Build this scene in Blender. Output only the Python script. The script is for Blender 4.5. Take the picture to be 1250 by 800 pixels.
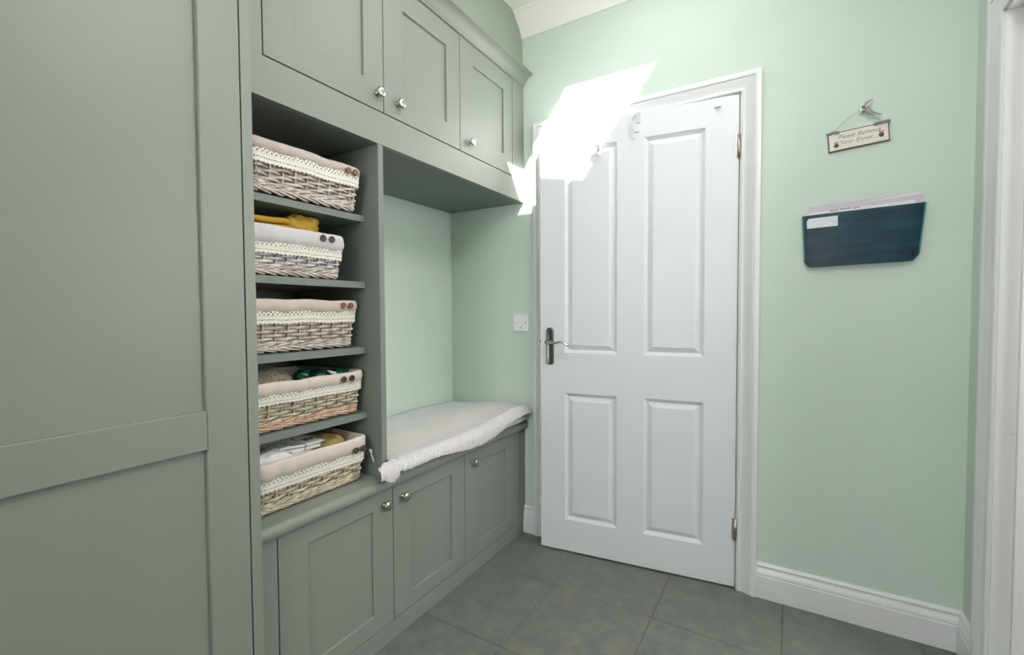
import bpy, bmesh, math, random
from mathutils import Vector, Matrix, noise

for o in list(bpy.data.objects):
    bpy.data.objects.remove(o, do_unlink=True)
scene = bpy.context.scene
COL = scene.collection
R = math.radians
PI = math.pi
random.seed(7)

# ---------------------------------------------------------------- camera
cam_d = bpy.data.cameras.new('camera'); cam = bpy.data.objects.new('camera', cam_d); COL.objects.link(cam)
cam_d.sensor_width = 36.0; cam_d.sensor_fit = 'HORIZONTAL'
cam_d.lens = 560.289 / 1250 * 36.0
cam_d.clip_start = 0.02
yw, pt, rl = R(31.2235), R(1.8546), R(-0.3011)
fw = Vector((-math.sin(yw)*math.cos(pt), math.cos(yw)*math.cos(pt), -math.sin(pt)))
rt = Vector((math.cos(yw), math.sin(yw), 0)); up = rt.cross(fw)
rt2 = rt*math.cos(rl) + up*math.sin(rl); up2 = -rt*math.sin(rl) + up*math.cos(rl)
m = Matrix((( rt2.x, up2.x, -fw.x, 0), (rt2.y, up2.y, -fw.y, 0), (rt2.z, up2.z, -fw.z, 1.1323), (0, 0, 0, 1)))
cam.matrix_world = m
scene.camera = cam

# ---------------------------------------------------------------- light
scene.view_settings.view_transform = 'Standard'
scene.view_settings.look = 'None'
scene.view_settings.gamma = 1.0
scene.view_settings.exposure = 0.08
w = bpy.data.worlds.new('sky'); scene.world = w; w.use_nodes = True
bg = w.node_tree.nodes['Background']; bg.inputs[0].default_value = (0.94, 0.975, 1.0, 1); bg.inputs[1].default_value = 6.8

sd = bpy.data.lights.new('sun', 'SUN'); sun = bpy.data.objects.new('sun', sd); COL.objects.link(sun)
sd.energy = 40.0; sd.angle = R(0.6); sd.color = (1.0, 0.97, 0.92)
SUN = Vector((-0.651, 0.77, -1.0)).normalized()
sun.rotation_euler = SUN.to_track_quat('-Z', 'Y').to_euler(); sun.location = (1.5, -1, 4)

def area(name, loc, target, sx, sy, energy, color):
    d = bpy.data.lights.new(name, 'AREA'); o = bpy.data.objects.new(name, d); COL.objects.link(o)
    d.shape = 'RECTANGLE'; d.size = sx; d.size_y = sy; d.energy = energy; d.color = color
    o.location = loc; o.rotation_euler = (Vector(target)-Vector(loc)).to_track_quat('-Z', 'Y').to_euler()
    return o
area('ceiling_fill', (0.18, 0.80, 2.50), (-1.0, 1.05, 1.0), 0.40, 0.40, 12, (1.0, 0.97, 0.955))  # unseen lamp added near the ceiling, tilted to brighten niche and cupboards
area('rear_fill', (-0.30, -1.80, 1.45), (-0.40, 2.0, 0.9), 0.8, 0.9, 19, (1.0, 0.99, 0.985))  # fill added behind the camera to lift the door and end wall
area('hall_fill', (1.70, 1.62, 1.55), (-0.9, 1.62, 1.2), 0.9, 1.0, 34, (1.0, 0.99, 0.985))  # made-up fill in the hall, shining through the doorway to brighten the niche
# the roof light and the added window let the sky in: portals only guide the sampling of the sky
for nm, loc, tgt, sx, sy in (('roof_light_portal', (-0.447, 1.504, 2.635), (-0.447, 1.504, 0), 0.55, 0.55), ('window_portal', (-0.35, -1.95, 1.625), (-0.35, 0, 1.55), 0.9, 0.95)):
    o = area(nm, loc, tgt, sx, sy, 1, (1, 1, 1)); o.data.cycles.is_portal = True

# ---------------------------------------------------------------- helpers
def s2l(c):
    return tuple((x/255/12.92 if x/255 <= 0.04045 else ((x/255+0.055)/1.055)**2.4) for x in c) + (1.0,)

class NT:
    def __init__(s, name):
        s.m = bpy.data.materials.new(name); s.m.use_nodes = True
        s.t = s.m.node_tree; s.b = s.t.nodes['Principled BSDF']
    def n(s, typ, **kw):
        x = s.t.nodes.new(typ)
        for k, v in kw.items():
            if k.startswith('i_'):
                x.inputs[int(k[2:]) if k[2:].isdigit() else k[2:]].default_value = v
            else: setattr(x, k, v)
        return x
    def l(s, a, b): s.t.links.new(a, b)
    def coord(s, scale=(1, 1, 1), kind='Object'):
        tc = s.n('ShaderNodeTexCoord'); mp = s.n('ShaderNodeMapping'); mp.inputs['Scale'].default_value = scale
        s.l(tc.outputs[kind], mp.inputs[0]); return mp.outputs[0]
    def noise(s, scale, detail=3, sc=(1, 1, 1), kind='Object', rough=0.5):
        x = s.n('ShaderNodeTexNoise'); x.inputs['Scale'].default_value = scale; x.inputs['Detail'].default_value = detail
        x.inputs['Roughness'].default_value = rough
        s.l(s.coord(sc, kind), x.inputs['Vector']); return x.outputs[0]
    def ramp(s, f, stops):
        r = s.n('ShaderNodeValToRGB'); e = r.color_ramp.elements
        while len(e) < len(stops): e.new(0.5)
        for i, (p, c) in enumerate(stops): e[i].position = p; e[i].color = c
        s.l(f, r.inputs[0]); return r.outputs[0]
    def bump(s, h, strength, dist=0.001, prev=None):
        b = s.n('ShaderNodeBump'); b.inputs['Strength'].default_value = strength; b.inputs['Distance'].default_value = dist
        s.l(h, b.inputs['Height'])
        if prev is not None: s.l(prev, b.inputs['Normal'])
        s.l(b.outputs[0], s.b.inputs['Normal']); return b.outputs[0]
    def math(s, op, a, b=None, c=None):
        x = s.n('ShaderNodeMath', operation=op)
        for i, v in enumerate((a, b, c)):
            if v is None: continue
            if isinstance(v, (int, float)): x.inputs[i].default_value = v
            else: s.l(v, x.inputs[i])
        return x.outputs[0]

def mat(name, col, rough=0.5, var=0.0, vscale=6, bumps=None, metal=0.0, spec=0.5, sheen=0.0, coat=0.0):
    t = NT(name); c = s2l(col)
    t.b.inputs['Roughness'].default_value = rough; t.b.inputs['Metallic'].default_value = metal
    t.b.inputs['Specular IOR Level'].default_value = spec
    if sheen: t.b.inputs['Sheen Weight'].default_value = sheen
    if coat: t.b.inputs['Coat Weight'].default_value = coat
    if var:
        f = t.noise(vscale, 4)
        lo = tuple(x*(1-var) for x in c[:3])+(1,); hi = tuple(min(1, x*(1+var)) for x in c[:3])+(1,)
        t.l(t.ramp(f, [(0.3, lo), (0.7, hi)]), t.b.inputs['Base Color'])
    else:
        t.b.inputs['Base Color'].default_value = c
    prev = None
    for (sc, st, di) in (bumps or []):
        prev = t.bump(t.noise(sc, 3), st, di, prev)
    return t.m

M = {}
M['mint'] = mat('mint_wall_paint', (203, 216, 206), 0.75, 0.02, 2, [(260, 0.25, 0.0006), (25, 0.08, 0.002)], spec=0.25)
M['bulkhead'] = mat('grey_green_wall_paint', (146, 155, 140), 0.75, 0.02, 2, [(260, 0.2, 0.0006)], spec=0.25)
M['sage'] = mat('sage_satin_cabinet_paint', (132, 137, 129), 0.44, 0.02, 3, [(420, 0.22, 0.0005)], spec=0.5)
M['sagecarcass'] = mat('sage_carcass_paint', (122, 128, 121), 0.55, 0.02, 3, [(420, 0.15, 0.0004)], spec=0.35)
M['white'] = mat('white_gloss_trim_paint', (226, 226, 226), 0.34, 0.012, 3, [(60, 0.08, 0.0008)], spec=0.45)
M['ceiling'] = mat('white_ceiling_paint', (240, 239, 234), 0.8, 0, 3, [(200, 0.15, 0.0006)], spec=0.2)
M['black'] = mat('dark_gap', (18, 20, 20), 0.9)
M['nickel'] = mat('satin_nickel', (180, 175, 166), 0.32, 0.05, 40, metal=1.0)
M['pewter'] = mat('dark_satin_chrome', (112, 118, 114), 0.30, 0.12, 60, metal=1.0)
M['chrome'] = mat('polished_chrome', (210, 212, 214), 0.14, 0.03, 60, metal=1.0)
M['plastic'] = mat('white_plastic', (238, 238, 236), 0.3)
M['hookgrey'] = mat('pale_grey_enamel', (204, 206, 206), 0.3)
M['red'] = mat('neon_red_plastic', (150, 96, 88), 0.4)
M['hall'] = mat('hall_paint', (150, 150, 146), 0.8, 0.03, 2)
M['grout'] = mat('dark_grout', (112, 106, 96), 0.9, 0.15, 60, [(200, 0.4, 0.001)])
M['paper'] = mat('white_paper', (226, 222, 226), 0.8, 0.02, 30)
M['paper2'] = mat('lilac_white_paper', (204, 196, 206), 0.8, 0.03, 30)
M['ink'] = mat('grey_ink', (92, 92, 98), 0.8)
M['sticker'] = mat('white_sticker', (214, 218, 222), 0.6, 0.03, 60)
M['signboard'] = mat('cream_painted_board', (226, 218, 208), 0.6, 0.03, 60)
M['signedge'] = mat('taupe_board_edge', (112, 104, 92), 0.7, 0.1, 80)
M['ribbon'] = mat('silver_ribbon', (150, 146, 144), 0.35, 0.25, 500, metal=0.4)
M['wire'] = mat('thin_wire', (130, 140, 136), 0.4, metal=0.7)
M['clear'] = mat('clear_plastic_hook', (196, 216, 206), 0.15)
M['brownbtn'] = mat('brown_coconut_button', (124, 84, 66), 0.35, 0.3, 300)
M['darkbtn'] = mat('dark_brown_button', (66, 50, 46), 0.25, 0.3, 300)
M['pinkbow'] = mat('pink_bow', (196, 140, 132), 0.6)

def door_mat():
    t = NT('white_woodgrain_door_paint')
    t.b.inputs['Base Color'].default_value = s2l((226, 227, 229)); t.b.inputs['Roughness'].default_value = 0.36
    a = t.noise(18, 4, (1.2, 1.2, 26))
    b = t.noise(240, 2)
    t.bump(b, 0.15, 0.0005, t.bump(a, 0.5, 0.0014))
    return t.m
M['door'] = door_mat()

def slate_mat():
    t = NT('riven_slate')
    a = t.noise(2.2, 5, kind='Generated', rough=0.6); a2 = t.noise(12, 10, (1.15, 1, 1), rough=0.76)
    info = t.n('ShaderNodeObjectInfo')
    mix = t.n('ShaderNodeMix', data_type='RGBA'); mix.inputs[0].default_value = 0.5
    c1 = t.ramp(a2, [(0.34, s2l((78, 83, 80))), (0.48, s2l((104, 109, 103))), (0.57, s2l((122, 123, 112))), (0.68, s2l((146, 142, 128)))])
    c2 = t.ramp(info.outputs['Random'], [(0.0, s2l((92, 96, 94))), (0.5, s2l((108, 115, 109))), (1.0, s2l((116, 116, 107)))])
    t.l(c1, mix.inputs[6]); t.l(c2, mix.inputs[7])
    # pale scratches
    v = t.noise(55, 5, (1, 0.35, 1), rough=0.75)
    mix2 = t.n('ShaderNodeMix', data_type='RGBA'); mix2.inputs[7].default_value = s2l((148, 148, 136))
    t.l(mix.outputs[2], mix2.inputs[6])
    t.l(t.ramp(v, [(0.64, (0, 0, 0, 1)), (0.78, (0.55, 0.55, 0.55, 1))]), mix2.inputs[0])
    t.l(mix2.outputs[2], t.b.inputs['Base Color'])
    t.l(t.ramp(a2, [(0.3, (0.42,)*3+(1,)), (0.7, (0.62,)*3+(1,))]), t.b.inputs['Roughness'])
    p = t.bump(t.noise(5, 6, rough=0.6), 1.0, 0.012)
    p = t.bump(t.noise(16, 6, (1, 2.2, 1), rough=0.7), 0.8, 0.004, p); t.bump(t.noise(90, 4), 0.5, 0.0015, p)
    return t.m
M['slate'] = slate_mat()

def wicker_mat(name, cols):
    t = NT(name)
    a = t.noise(38, 4, rough=0.7); 
    t.l(t.ramp(a, [(0.30, s2l(cols[0])), (0.5, s2l(cols[1])), (0.72, s2l(cols[2]))]), t.b.inputs['Base Color'])
    t.b.inputs['Roughness'].default_value = 0.7
    t.bump(t.noise(600, 2), 0.3, 0.0006)
    return t.m
M['wick_grey'] = wicker_mat('whitewashed_willow', ((150, 136, 126), (198, 186, 176), (228, 220, 208)))
M['wick_white'] = wicker_mat('pale_whitewashed_willow', ((164, 154, 146), (206, 202, 200), (230, 226, 224)))
M['wick_tan'] = wicker_mat('tan_willow', ((158, 120, 98), (204, 168, 142), (224, 202, 178)))
M['wick_yellow'] = wicker_mat('aged_willow', ((144, 130, 108), (196, 184, 160), (224, 214, 190)))

def linen_mat(name, col, stripe=None):
    t = NT(name)
    t.b.inputs['Roughness'].default_value = 0.9; t.b.inputs['Specular IOR Level'].default_value = 0.15
    base = t.ramp(t.noise(7, 4), [(0.3, tuple(x*0.90 for x in s2l(col)[:3])+(1,)), (0.7, s2l(col))])
    t.l(base, t.b.inputs['Base Color'])
    p = t.bump(t.noise(26, 3), 0.5, 0.004)
    t.bump(t.noise(900, 2), 0.4, 0.0006, p)
    return t.m
M['linen_taupe'] = linen_mat('taupe_linen', (196, 182, 174))
M['linen_lilac'] = linen_mat('pale_lilac_linen', (214, 206, 206))
M['linen_pink'] = linen_mat('pinkish_cream_linen', (214, 196, 186))
M['linen_cream'] = linen_mat('cream_linen', (218, 204, 194))
M['yellow_cloth'] = linen_mat('mustard_yellow_cloth', (186, 150, 62))
M['straw_cloth'] = linen_mat('straw_yellow_cloth', (196, 170, 112))
M['white_cloth'] = linen_mat('white_cotton_cloth', (226, 224, 222))
M['cushion'] = linen_mat('white_cushion_cotton', (216, 214, 210))
M['piping'] = linen_mat('pink_seam', (176, 150, 146))

def knit_mat():
    t = NT('grey_brown_tweed_knit')
    a = t.noise(230, 4, rough=0.8)
    t.l(t.ramp(a, [(0.35, s2l((84, 76, 62))), (0.5, s2l((136, 128, 108))), (0.66, s2l((186, 178, 156)))]), t.b.inputs['Base Color'])
    t.b.inputs['Roughness'].default_value = 0.95
    t.bump(t.noise(260, 3), 0.9, 0.003); return t.m
M['knit'] = knit_mat()
def print_mat():
    t = NT('white_cloth_with_grey_print')
    a = t.noise(22, 2, rough=0.4)
    t.l(t.ramp(a, [(0.0, s2l((222, 220, 216))), (0.535, s2l((222, 220, 216))), (0.55, s2l((104, 100, 100))), (0.60, s2l((128, 122, 120))), (0.615, s2l((226, 224, 220)))]), t.b.inputs['Base Color'])
    t.b.inputs['Roughness'].default_value = 0.9; return t.m
M['print'] = print_mat()
M['green_satin'] = mat('dark_green_satin', (14, 84, 62), 0.3, 0.3, 60, [(30, 0.6, 0.004)])
M['white_ribbon'] = mat('white_satin_ribbon', (224, 230, 230), 0.35)

def lace_mat():
    t = NT('cream_crochet_lace')
    t.b.inputs['Roughness'].default_value = 0.9
    uv = t.n('ShaderNodeUVMap'); sep = t.n('ShaderNodeSeparateXYZ'); t.l(uv.outputs[0], sep.inputs[0])
    u, v = sep.outputs[0], sep.outputs[1]      # u in lace repeats, v 0 bottom..1 top
    su = t.math('SINE', t.math('MULTIPLY', u, 2*PI)); cu = t.math('COSINE', t.math('MULTIPLY', u, PI))
    # upper holes rows at v=.86 and .70, lattice below
    def row(c, wdt, s, thr):
        d = t.math('ABSOLUTE', t.math('SUBTRACT', v, c)); inb = t.math('LESS_THAN', d, wdt)
        return t.math('MULTIPLY', inb, t.math('GREATER_THAN', s, thr))
    h1 = row(0.90, 0.055, su, 0.25)
    h2 = row(0.74, 0.05, t.math('MULTIPLY', su, -1.0), 0.35)
    diag = t.math('MULTIPLY', t.math('SINE', t.math('MULTIPLY', t.math('ADD', u, t.math('MULTIPLY', v, 1.6)), 2*PI)),
                  t.math('SINE', t.math('MULTIPLY', t.math('SUBTRACT', u, t.math('MULTIPLY', v, 1.6)), 2*PI)))
    h3 = t.math('MULTIPLY', t.math('LESS_THAN', v, 0.62), t.math('GREATER_THAN', diag, 0.62))
    holes = t.math('MAXIMUM', t.math('MAXIMUM', h1, h2), h3)
    t.b.inputs['Base Color'].default_value = s2l((234, 228, 215))
    t.l(t.math('SUBTRACT', 1.0, holes), t.b.inputs['Alpha'])
    t.bump(t.noise(700, 2), 0.6, 0.001)
    return t.m
M['lace'] = lace_mat()

def towel_mat():
    t = NT('ribbed_pastel_towelling')
    tc = t.n('ShaderNodeTexCoord'); sep = t.n('ShaderNodeSeparateXYZ'); t.l(tc.outputs['Object'], sep.inputs[0])
    wob = t.noise(5, 2)
    x = t.math('ADD', sep.outputs[0], t.math('MULTIPLY', wob, 0.06))
    r = t.n('ShaderNodeMapRange'); r.inputs[1].default_value = -0.50; r.inputs[2].default_value = 0.02; t.l(x, r.inputs[0])
    col = t.ramp(r.outputs[0], [(0.0, s2l((234, 236, 237))), (0.40, s2l((234, 235, 236))), (0.62, s2l((243, 236, 230))), (0.80, s2l((243, 233, 227))), (0.92, s2l((230, 224, 226)))])
    t.l(col, t.b.inputs['Base Color']); t.b.inputs['Roughness'].default_value = 0.95
    t.b.inputs['Sheen Weight'].default_value = 0.3; t.b.inputs['Specular IOR Level'].default_value = 0.1
    y = t.math('ADD', sep.outputs[1], t.math('MULTIPLY', wob, 0.02))
    rib = t.math('SINE', t.math('MULTIPLY', y, 2*PI/0.0135))
    p = t.bump(rib, 0.8, 0.0022)
    t.bump(t.noise(420, 3, rough=0.7), 0.8, 0.002, p)
    return t.m
M['towel'] = towel_mat()

def folder_mat():
    t = NT('teal_translucent_plastic')
    a = t.noise(3, 3, (3, 3, 14)); b = t.noise(5, 3)
    mx = t.math('ADD', t.math('MULTIPLY', a, 0.45), t.math('MULTIPLY', b, 0.55))
    t.l(t.ramp(mx, [(0.38, s2l((14, 40, 54))), (0.5, s2l((20, 56, 70))), (0.62, s2l((30, 76, 88)))]), t.b.inputs['Base Color'])
    t.b.inputs['Roughness'].default_value = 0.4; t.b.inputs['Specular IOR Level'].default_value = 0.3; t.bump(t.noise(9, 3), 0.5, 0.006); return t.m
M['folder'] = folder_mat()
M['folder_edge'] = mat('teal_plastic_edge', (60, 126, 124), 0.3)

def glass_mat():
    t = NT('window_glass'); t.b.inputs['Transmission Weight'].default_value = 1; t.b.inputs['Roughness'].default_value = 0
    t.b.inputs['IOR'].default_value = 1.0; t.b.inputs['Base Color'].default_value = (1, 1, 1, 1); return t.m
M['glass'] = glass_mat()

def empty(name, loc=(0, 0, 0), rz=0, **kw):
    o = bpy.data.objects.new(name, None); COL.objects.link(o); o.location = loc; o.rotation_euler = (0, 0, rz)
    o.empty_display_size = 0.05
    tag(o, **kw); return o
def tag(o, label=None, cat=None, group=None, kind=None):
    if label: o['label'] = label
    if cat: o['category'] = cat
    if group: o['group'] = group
    if kind: o['kind'] = kind
    return o

class MB:
    def __init__(s): s.v = []; s.f = []; s.uv = None; s.sm = []
    def add(s, vs, fs, smooth=False):
        b = len(s.v); s.v += [tuple(x) for x in vs]; s.f += [tuple(i+b for i in f) for f in fs]; s.sm += [smooth]*len(fs); return s
    def box(s, x0, x1, y0, y1, z0, z1, bev=0.0):
        if bev <= 0:
            vs = [(x, y, z) for z in (z0, z1) for y in (y0, y1) for x in (x0, x1)]
            return s.add(vs, [(0, 2, 3, 1), (4, 5, 7, 6), (0, 1, 5, 4), (2, 6, 7, 3), (0, 4, 6, 2), (1, 3, 7, 5)])
        bm = bmesh.new(); bmesh.ops.create_cube(bm, size=1)
        for v in bm.verts: v.co = ((x0+x1)/2+v.co.x*(x1-x0), (y0+y1)/2+v.co.y*(y1-y0), (z0+z1)/2+v.co.z*(z1-z0))
        bmesh.ops.bevel(bm, geom=list(bm.edges), offset=bev, segments=2, affect='EDGES', profile=0.5)
        bm.verts.index_update()
        s.add([v.co[:] for v in bm.verts], [[v.index for v in f.verts] for f in bm.faces]); bm.free(); return s
    def tube(s, pts, r, n=8, cap=True, flat=1.0):
        pts = [Vector(p) for p in pts]; rs = r if isinstance(r, (list, tuple)) else [r]*len(pts)
        vs = []; fs = []; prev = None
        for i, p in enumerate(pts):
            t = (pts[min(i+1, len(pts)-1)]-pts[max(i-1, 0)])
            t = t.normalized() if t.length > 1e-9 else Vector((0, 0, 1))
            if prev is None:
                a = Vector((0, 0, 1)) if abs(t.z) < 0.9 else Vector((1, 0, 0))
            else: a = prev
            u = (a - t*a.dot(t)).normalized(); prev = u; w_ = t.cross(u)
            for k in range(n):
                an = 2*PI*k/n; vs.append(p + u*math.cos(an)*rs[i] + w_*math.sin(an)*rs[i]*flat)
        for i in range(len(pts)-1):
            for k in range(n):
                fs.append((i*n+k, i*n+(k+1) % n, (i+1)*n+(k+1) % n, (i+1)*n+k))
        if cap: fs.append(tuple(range(n-1, -1, -1))); fs.append(tuple((len(pts)-1)*n+k for k in range(n)))
        return s.add(vs, fs, True)
    def lathe(s, prof, origin, axis, n=24):
        """prof: (distance along axis, radius)"""
        a = Vector(axis).normalized(); h = Vector((0, 0, 1)) if abs(a.z) < 0.9 else Vector((1, 0, 0))
        u = a.cross(h).normalized(); w_ = a.cross(u); o = Vector(origin); vs = []; fs = []
        for (d, r) in prof:
            for k in range(n):
                an = 2*PI*k/n; vs.append(o + a*d + (u*math.cos(an)+w_*math.sin(an))*max(r, 1e-5))
        for i in range(len(prof)-1):
            for k in range(n): fs.append((i*n+k, i*n+(k+1) % n, (i+1)*n+(k+1) % n, (i+1)*n+k))
        return s.add(vs, fs, True)
    def loops(s, loops, cap_end=False, cap_start=False, closed=True, smooth=False):
        n = len(loops[0]); vs = [p for l in loops for p in l]; fs = []
        for i in range(len(loops)-1):
            for k in range(n if closed else n-1): fs.append((i*n+k, i*n+(k+1) % n, (i+1)*n+(k+1) % n, (i+1)*n+k))
        s.add(vs, fs, smooth)
        b = len(s.v)-len(vs)
        if cap_end: s.f.append(tuple(b+(len(loops)-1)*n+k for k in range(n))); s.sm.append(False)
        if cap_start: s.f.append(tuple(b+k for k in range(n-1, -1, -1))); s.sm.append(False)
        return s
    def build(s, name, m_, parent=None, origin=None, fix=True, **kw):
        me = bpy.data.meshes.new(name)
        off = Vector((0, 0, 0))
        if parent is not None and s.world: off = parent_loc(parent)
        elif origin is not None: off = Vector(origin)
        me.from_pydata([tuple(Vector(v)-off) for v in s.v], [], s.f)
        for i, p in enumerate(me.polygons): p.use_smooth = s.sm[i]
        if fix:
            bm = bmesh.new(); bm.from_mesh(me); bmesh.ops.recalc_face_normals(bm, faces=bm.faces); bm.to_mesh(me); bm.free()
        me.materials.append(m_)
        o = bpy.data.objects.new(name, me); COL.objects.link(o)
        if parent is not None: o.parent = parent
        elif origin is not None: o.location = origin
        tag(o, **kw); return o
    world = True
def parent_loc(p):
    l = Vector(p.location)
    while p.parent is not None: p = p.parent; l += Vector(p.location)
    return l
class LM(MB):        # vertices already in the parent's local frame
    world = False
def smooth_angle(o, ang=35):
    me = o.data
    for p in me.polygons: p.use_smooth = True
    try: me.set_sharp_from_angle(angle=R(ang))
    except Exception: pass
    return o

XC = -1.1628; XT = -1.1228; XB = -1.634; YE = 2.0431; XR = 0.5005; ZC = 2.600; YF = -1.85

# ================================================================ structure
# floor: grout bed and slate tiles, each one a part
fl = MB().box(XB-0.1, 1.9, YF-0.1, YE+1.0, -0.06, -0.0032).build('floor', M['grout'], origin=(0, 0, 0), kind='structure',
    label='riven dark grey slate tile floor with thin joints', cat='floor')
def tile(x0, x1, y0, y1):
    g = 0.0017; rnd = random.Random(int((x0*31+y0*17)*1000)); dz = rnd.uniform(-0.0009, 0.0006)
    n = 9; mb = MB()
    def ring(ins, z):
        pts = []
        a0, a1, b0, b1 = x0+g+ins, x1-g-ins, y0+g+ins, y1-g-ins
        cs = [(a0, b0), (a1, b0), (a1, b1), (a0, b1)]
        for i in range(4):
            p, q = cs[i], cs[(i+1) % 4]
            for k in range(n):
                t = k/n; x = p[0]+(q[0]-p[0])*t; y = p[1]+(q[1]-p[1])*t
                w_ = 0.0014*noise.noise(Vector((x*22, y*22, 3.1)))
                pts.append((x+w_, y+w_, z + (0.0008*noise.noise(Vector((x*14, y*14, 1))) if z > -0.005 else 0)))
        return pts
    mb.loops([ring(0, -0.0065), ring(0, -0.0022+dz), ring(0.0022, dz)], cap_end=True)
    return mb.build('tile', M['slate'], fl)
xs = [-1.65, -1.238, -0.830, -0.428, -0.012, 0.39, 0.80, 1.21, 1.62]
ys = [1.688-0.41*k for k in range(9)]
for i in range(len(ys)-1):
    for j in range(1, len(xs)-1):
        if j >= 5 and not (0.8 < ys[i+1] < 1.8): continue
        tile(xs[j], xs[j+1], ys[i+1], ys[i])
tile(-1.238, -0.428, 1.688, 2.10)
for j in range(3, 7): tile(xs[j], xs[j+1], 1.688, 2.10)

# walls
DXL, DXR, DZ = -1.030, -0.174, 1.996        # end door opening
def wall(name, label, boxes, m_, origin):
    mb = MB()
    for b in boxes: mb.box(*b)
    return mb.build(name, m_, origin=origin, kind='structure', label=label, cat='wall')
wall('wall_back', 'mint green end wall with the white panelled door', [
    (XB-0.1, DXL, YE, YE+0.12, 0, ZC+.02), (DXR, XR+0.12, YE, YE+0.12, 0, ZC+.02), (DXL, DXR, YE, YE+0.12, DZ, ZC+.02)], M['mint'], (0, YE, 0))
wall('wall_left', 'mint green wall at the back of the bench niche', [(XB-0.1, XB, YF-.1, YE, 0, ZC+.02)], M['mint'], (XB, 0, 0))
wall('wall_bulkhead', 'grey green boxed wall above the overhead cupboards', [(XB, -1.169, 0.60, YE, 2.3255, ZC)], M['bulkhead'], (XB, 1, 2.3))
RY0, RY1, RZ = 0.975, 1.812, 1.960           # right doorway
wall('wall_right', 'mint green right wall beside the doorway', [
    (XR, XR+0.12, RY1, YE, 0, ZC+.02), (XR, XR+0.12, YF-.1, RY0, 0, ZC+.02), (XR, XR+0.12, RY0, RY1, RZ, ZC+.02)], M['mint'], (XR, 0, 0))
WX0, WX1, WZ0, WZ1 = -0.75, 0.05, 1.20, 2.05
wall('wall_front', 'mint green wall behind the camera with an added window', [
    (XB-0.1, WX0, YF-0.1, YF, 0, ZC), (WX1, XR+0.12, YF-0.1, YF, 0, ZC), (WX0, WX1, YF-0.1, YF, 0, WZ0), (WX0, WX1, YF-0.1, YF, WZ1, ZC)], M['mint'], (0, YF, 0))
wf = MB().box(WX0, WX1, YF-0.08, YF-0.03, WZ0, WZ0+0.05).box(WX0, WX1, YF-0.08, YF-0.03, WZ1-0.05, WZ1)
wf.box(WX0, WX0+0.05, YF-0.08, YF-0.03, WZ0, WZ1).box(WX1-0.05, WX1, YF-0.08, YF-0.03, WZ0, WZ1).box(-0.375, -0.325, YF-0.08, YF-0.03, WZ0, WZ1)
win = wf.build('added_window', M['white'], origin=(-0.35, YF-0.05, 1.5), kind='structure', label='white framed window added unseen behind the camera', cat='window')  # out of view, put in and sized for the light it lets in
MB().box(WX0+.03, WX1-.03, YF-0.058, YF-0.054, WZ0+.03, WZ1-.03).build('pane', M['glass'], win)
# ceiling with roof light opening
SX0, SX1, SY0, SY1 = -0.675, -0.219, 1.265, 1.740
c_ = MB()
c_.box(XB-.1, SX0, YF-.1, YE+.12, ZC, ZC+.02).box(SX1, XR+.12, YF-.1, YE+.12, ZC, ZC+.02)
c_.box(SX0, SX1, YF-.1, SY0, ZC, ZC+.02).box(SX0, SX1, SY1, YE+.12, ZC, ZC+.02)
c_.build('ceiling', M['ceiling'], origin=(0, 0, ZC), kind='structure', label='white painted ceiling with a small roof light', cat='ceiling')
# hall and room beyond (closed dim spaces)
h = MB()
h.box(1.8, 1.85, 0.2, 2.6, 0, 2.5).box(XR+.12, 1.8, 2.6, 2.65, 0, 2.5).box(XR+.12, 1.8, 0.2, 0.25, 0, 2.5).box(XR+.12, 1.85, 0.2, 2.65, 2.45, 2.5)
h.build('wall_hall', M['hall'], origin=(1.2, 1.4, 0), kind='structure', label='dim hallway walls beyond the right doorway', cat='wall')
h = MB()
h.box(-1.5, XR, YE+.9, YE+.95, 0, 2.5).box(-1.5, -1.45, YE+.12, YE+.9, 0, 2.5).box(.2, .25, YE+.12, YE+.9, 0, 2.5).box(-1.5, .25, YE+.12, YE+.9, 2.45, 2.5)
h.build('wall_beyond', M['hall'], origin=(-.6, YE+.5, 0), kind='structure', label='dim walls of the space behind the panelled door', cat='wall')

def sweep(prof, path, fn, cap=True):
    """prof: (w,d) list; path: list of (a, b, oa, ob): point a,b plus w*(oa,ob); fn(a,b,d)->xyz"""
    mb = MB(); loops = []
    for (a, b, oa, ob) in path: loops.append([fn(a+w_*oa, b+w_*ob, d) for (w_, d) in prof])
    mb.loops(loops, cap_end=cap, cap_start=cap); return mb
# cornice
cp = [(0, 2.504), (0.008, 2.504), (0.012, 2.512), (0.018, 2.526), (0.028, 2.541), (0.042, 2.554), (0.058, 2.566), (0.070, 2.577), (0.077, 2.586), (0.079, 2.589), (0.090, 2.590), (0.092, 2.594), (0.092, ZC), (0, ZC)]
mb = MB(); mb.loops([[(-1.169, YE-d, z) for d, z in cp], [(XR-0.0, YE-d, z) for d, z in cp]], cap_end=True, cap_start=True)
mb.loops([[(XR-d, YE-.0, z) for d, z in cp], [(XR-d, YF, z) for d, z in cp]], cap_end=True, cap_start=True)
o = mb.build('trim_cornice', M['ceiling'], origin=(0, YE, 2.5), kind='structure', label='white moulded cornice along the top of the end wall', cat='cornice')
smooth_angle(o, 40)
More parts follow.
